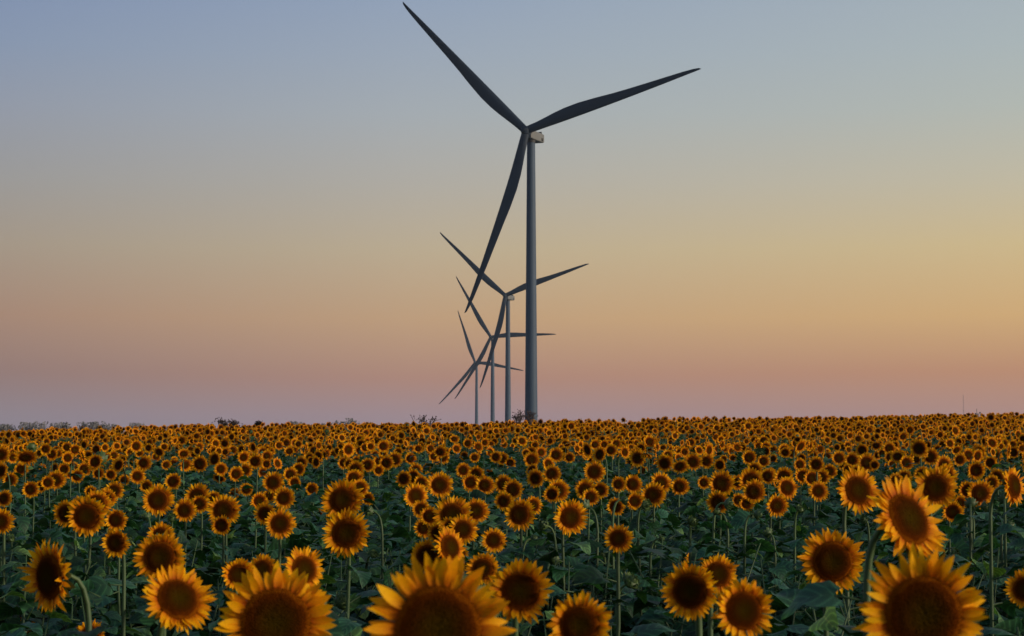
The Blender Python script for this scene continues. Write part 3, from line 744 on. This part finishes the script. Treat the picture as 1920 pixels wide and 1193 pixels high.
# ------------------------------------------------------------------ weeds and bushes on the crest, thin mast
def weed(px, py_top, hpx, wpx, d, kind, label, seed, group='wild plants on the skyline'):
    rg = np.random.default_rng(seed); k = d / F
    P = at_px(px, py_top, d); g = float(ground(P[0], P[1])); h = P[2] - g; spread = wpx * k / 2; hv = hpx * k
    e = obj({'branchy': 'dry_weed', 'grass': 'tall_grass', 'bush': 'dark_bush'}[kind], None); e.location = (P[0], P[1], g)
    tag(e, label, {'branchy': 'weed', 'grass': 'grass', 'bush': 'bush'}[kind], group)
    st = []; heads = []
    mat = {'branchy': M_DRY, 'grass': M_GREYWEED, 'bush': M_BUSH}[kind]
    def seedhead(c, s):
        ax = rg.normal(size=(6, 3)) * s * .35
        for a_ in ax:
            q = np.asarray(c) + a_; u = rg.normal(size=3); u /= np.linalg.norm(u); v = np.cross(u, rg.normal(size=3)); v /= np.linalg.norm(v); ss = s * rg.uniform(.5, 1)
            heads.append(A([q + u * ss, q + v * ss * .5, q - u * ss, q - v * ss * .5], [0, 1, 2, 3], [4], .5, rg.random()))
    if kind == 'branchy':
        base = np.array([0, 0, 0.]); fork = np.array([0, 0, h - hv * 1.15])
        st.append(tube([base, fork * .5, fork], [.03, .025, .02], 5))
        for b in range(10):
            a_ = rg.uniform(0, 6.28); sp = spread * rg.uniform(.15, 1); top = np.array([sp * math.cos(a_), sp * math.sin(a_) * .7, h - hv * rg.uniform(0, .55)])
            mid = fork + (top - fork) * .5 + [top[0] * .25, 0, 0]
            st.append(tube([fork, mid, top], [.020, .014, .008], 4)); seedhead(top, .04)
            for c in range(5):
                q0 = fork + (top - fork) * rg.uniform(.4, .9); q1 = q0 + [rg.normal(0, .12), rg.normal(0, .12), rg.uniform(.08, .3) * hv]
                q1[2] = min(q1[2], h); st.append(tube([q0, (q0 + q1) / 2 + [rg.normal(0, .02), 0, 0], q1], [.011, .008, .006], 4)); seedhead(q1, .034)
    elif kind == 'grass':
        for b in range(int(12 + wpx * 1.0) if wpx > 10 else 3):
            x0 = rg.uniform(-spread, spread); y0 = rg.uniform(-.6, .6); hh = h - hv * rg.uniform(0, .8) ** 1.2
            st.append(tube([(x0, y0, 0), (x0 + rg.normal(0, .04), y0, hh * .6), (x0 + rg.normal(0, .10), y0, hh)], [.012, .012, .016], 4))
            for c in range(5 if wpx > 10 else 2): seedhead((x0 + rg.normal(0, .09), y0, hh - rg.uniform(0, .35)), .05)
    else:
        for b in range(10):
            a_ = rg.uniform(0, 6.28); sp = spread * rg.uniform(.2, 1); hh = h - hv * (1 - math.sqrt(max(0, 1 - (sp / spread) ** 2))) - rg.uniform(0, .06)
            top = np.array([sp * math.cos(a_), sp * math.sin(a_) * .6, hh])
            st.append(tube([(0, 0, 0), (top[0] * .5, top[1] * .5, hh * .55), top], [.03, .018, .008], 4))
            for c in range(60): 
                q = top + rg.normal(0, 1, 3) * [spread * .16, spread * .2, hv * .16] - [0, 0, hv * .2]; seedhead(q, .03)
    me = mesh(e.name, join(st + heads), [mat], False); nm = e.name.split('.')[0]; lb = {q: e[q] for q in ('label', 'category', 'group')}; lo = e.location.copy(); bpy.data.objects.remove(e)
    e = obj(nm, me); e.location = lo
    for q, v_ in lb.items(): e[q] = v_
weed(797, 777, 24, 56, 88, 'branchy', 'bare dark branching weed on the skyline left of the turbine towers', 1)
weed(975, 765, 30, 30, 88, 'branchy', 'tall dark weed just left of the nearest tower foot', 2)
weed(995, 771, 22, 24, 89, 'branchy', 'dark weed standing before the nearest tower foot', 3)
weed(423, 785, 18, 56, 88, 'bush', 'low dark bush bulging over the skyline at left', 4)
weed(487, 790, 12, 20, 88, 'bush', 'tiny dark green bush on the skyline right of the larger bush', 5)
for k, (px, py, hp, wp) in enumerate([(10, 797, 8, 24), (62, 793, 14, 46), (115, 794, 12, 34), (172, 792, 14, 40), (205, 796, 9, 22), (256, 794, 12, 16), (552, 792, 12, 30), (612, 795, 8, 14), (640, 791, 14, 22), (662, 786, 20, 18), (1093, 786, 12, 8), (1828, 768, 12, 6)]):
    place = ['at the far left edge', 'second clump from the left edge', 'third clump from the left edge', 'fourth clump from the left edge', 'fifth clump from the left edge', 'just left of the dark bush',
             'right of the dark bush', 'short, left of the taller tufts before the weed', 'leftmost of two tall tufts left of the bare weed', 'tallest tuft left of the bare weed', 'thin tuft right of the nearest tower', 'thin wisp right of the mast'][k]
    weed(px, py - 2, hp + 3, wp, 90, 'grass', 'pale grey grass clump on the skyline, ' + place, 20 + k, 'grass clumps on the skyline')
Pm = at_px(1806, 741, 1500); g = float(ground(Pm[0], Pm[1]))
ma = obj('mast', None); ma.location = (Pm[0], Pm[1], g); tag(ma, 'very thin tall mast rising far behind the field at right', 'mast')
hm = Pm[2] - g
legs = []
for k in range(3):
    c, s = math.cos(2.094 * k), math.sin(2.094 * k); legs.append(tube([(c * .32, s * .32, 0), (c * .32, s * .32, hm)], .045, 5))
obj('lattice', mesh('lattice', join(legs + [tube([(.32 * math.cos(2.094 * (z % 3)), .32 * math.sin(2.094 * (z % 3)), z * 1.2), (.32 * math.cos(2.094 * ((z + 1) % 3)), .32 * math.sin(2.094 * ((z + 1) % 3)), z * 1.2 + 1.2)], .03, 4) for z in range(int(hm / 1.2))]), [M_STEEL]), ma)
# ------------------------------------------------------------------ thin evening air
hz = box(0, 1200, 84, 2400, 2600, 176)
hm_, n = newmat('air'); pv = node(n, 'ShaderNodeVolumePrincipled'); pv.inputs['Density'].default_value = .00007; pv.inputs['Color'].default_value = (.62, .78, 1.0, 1); pv.inputs['Anisotropy'].default_value = .0
o_ = node(n, 'ShaderNodeOutputMaterial'); n.links.new(pv.outputs[0], o_.inputs['Volume'])
tag(obj('haze', mesh('haze', hz, [hm_], False)), 'thin blue evening haze over the field', None, None, 'stuff')
print('done')
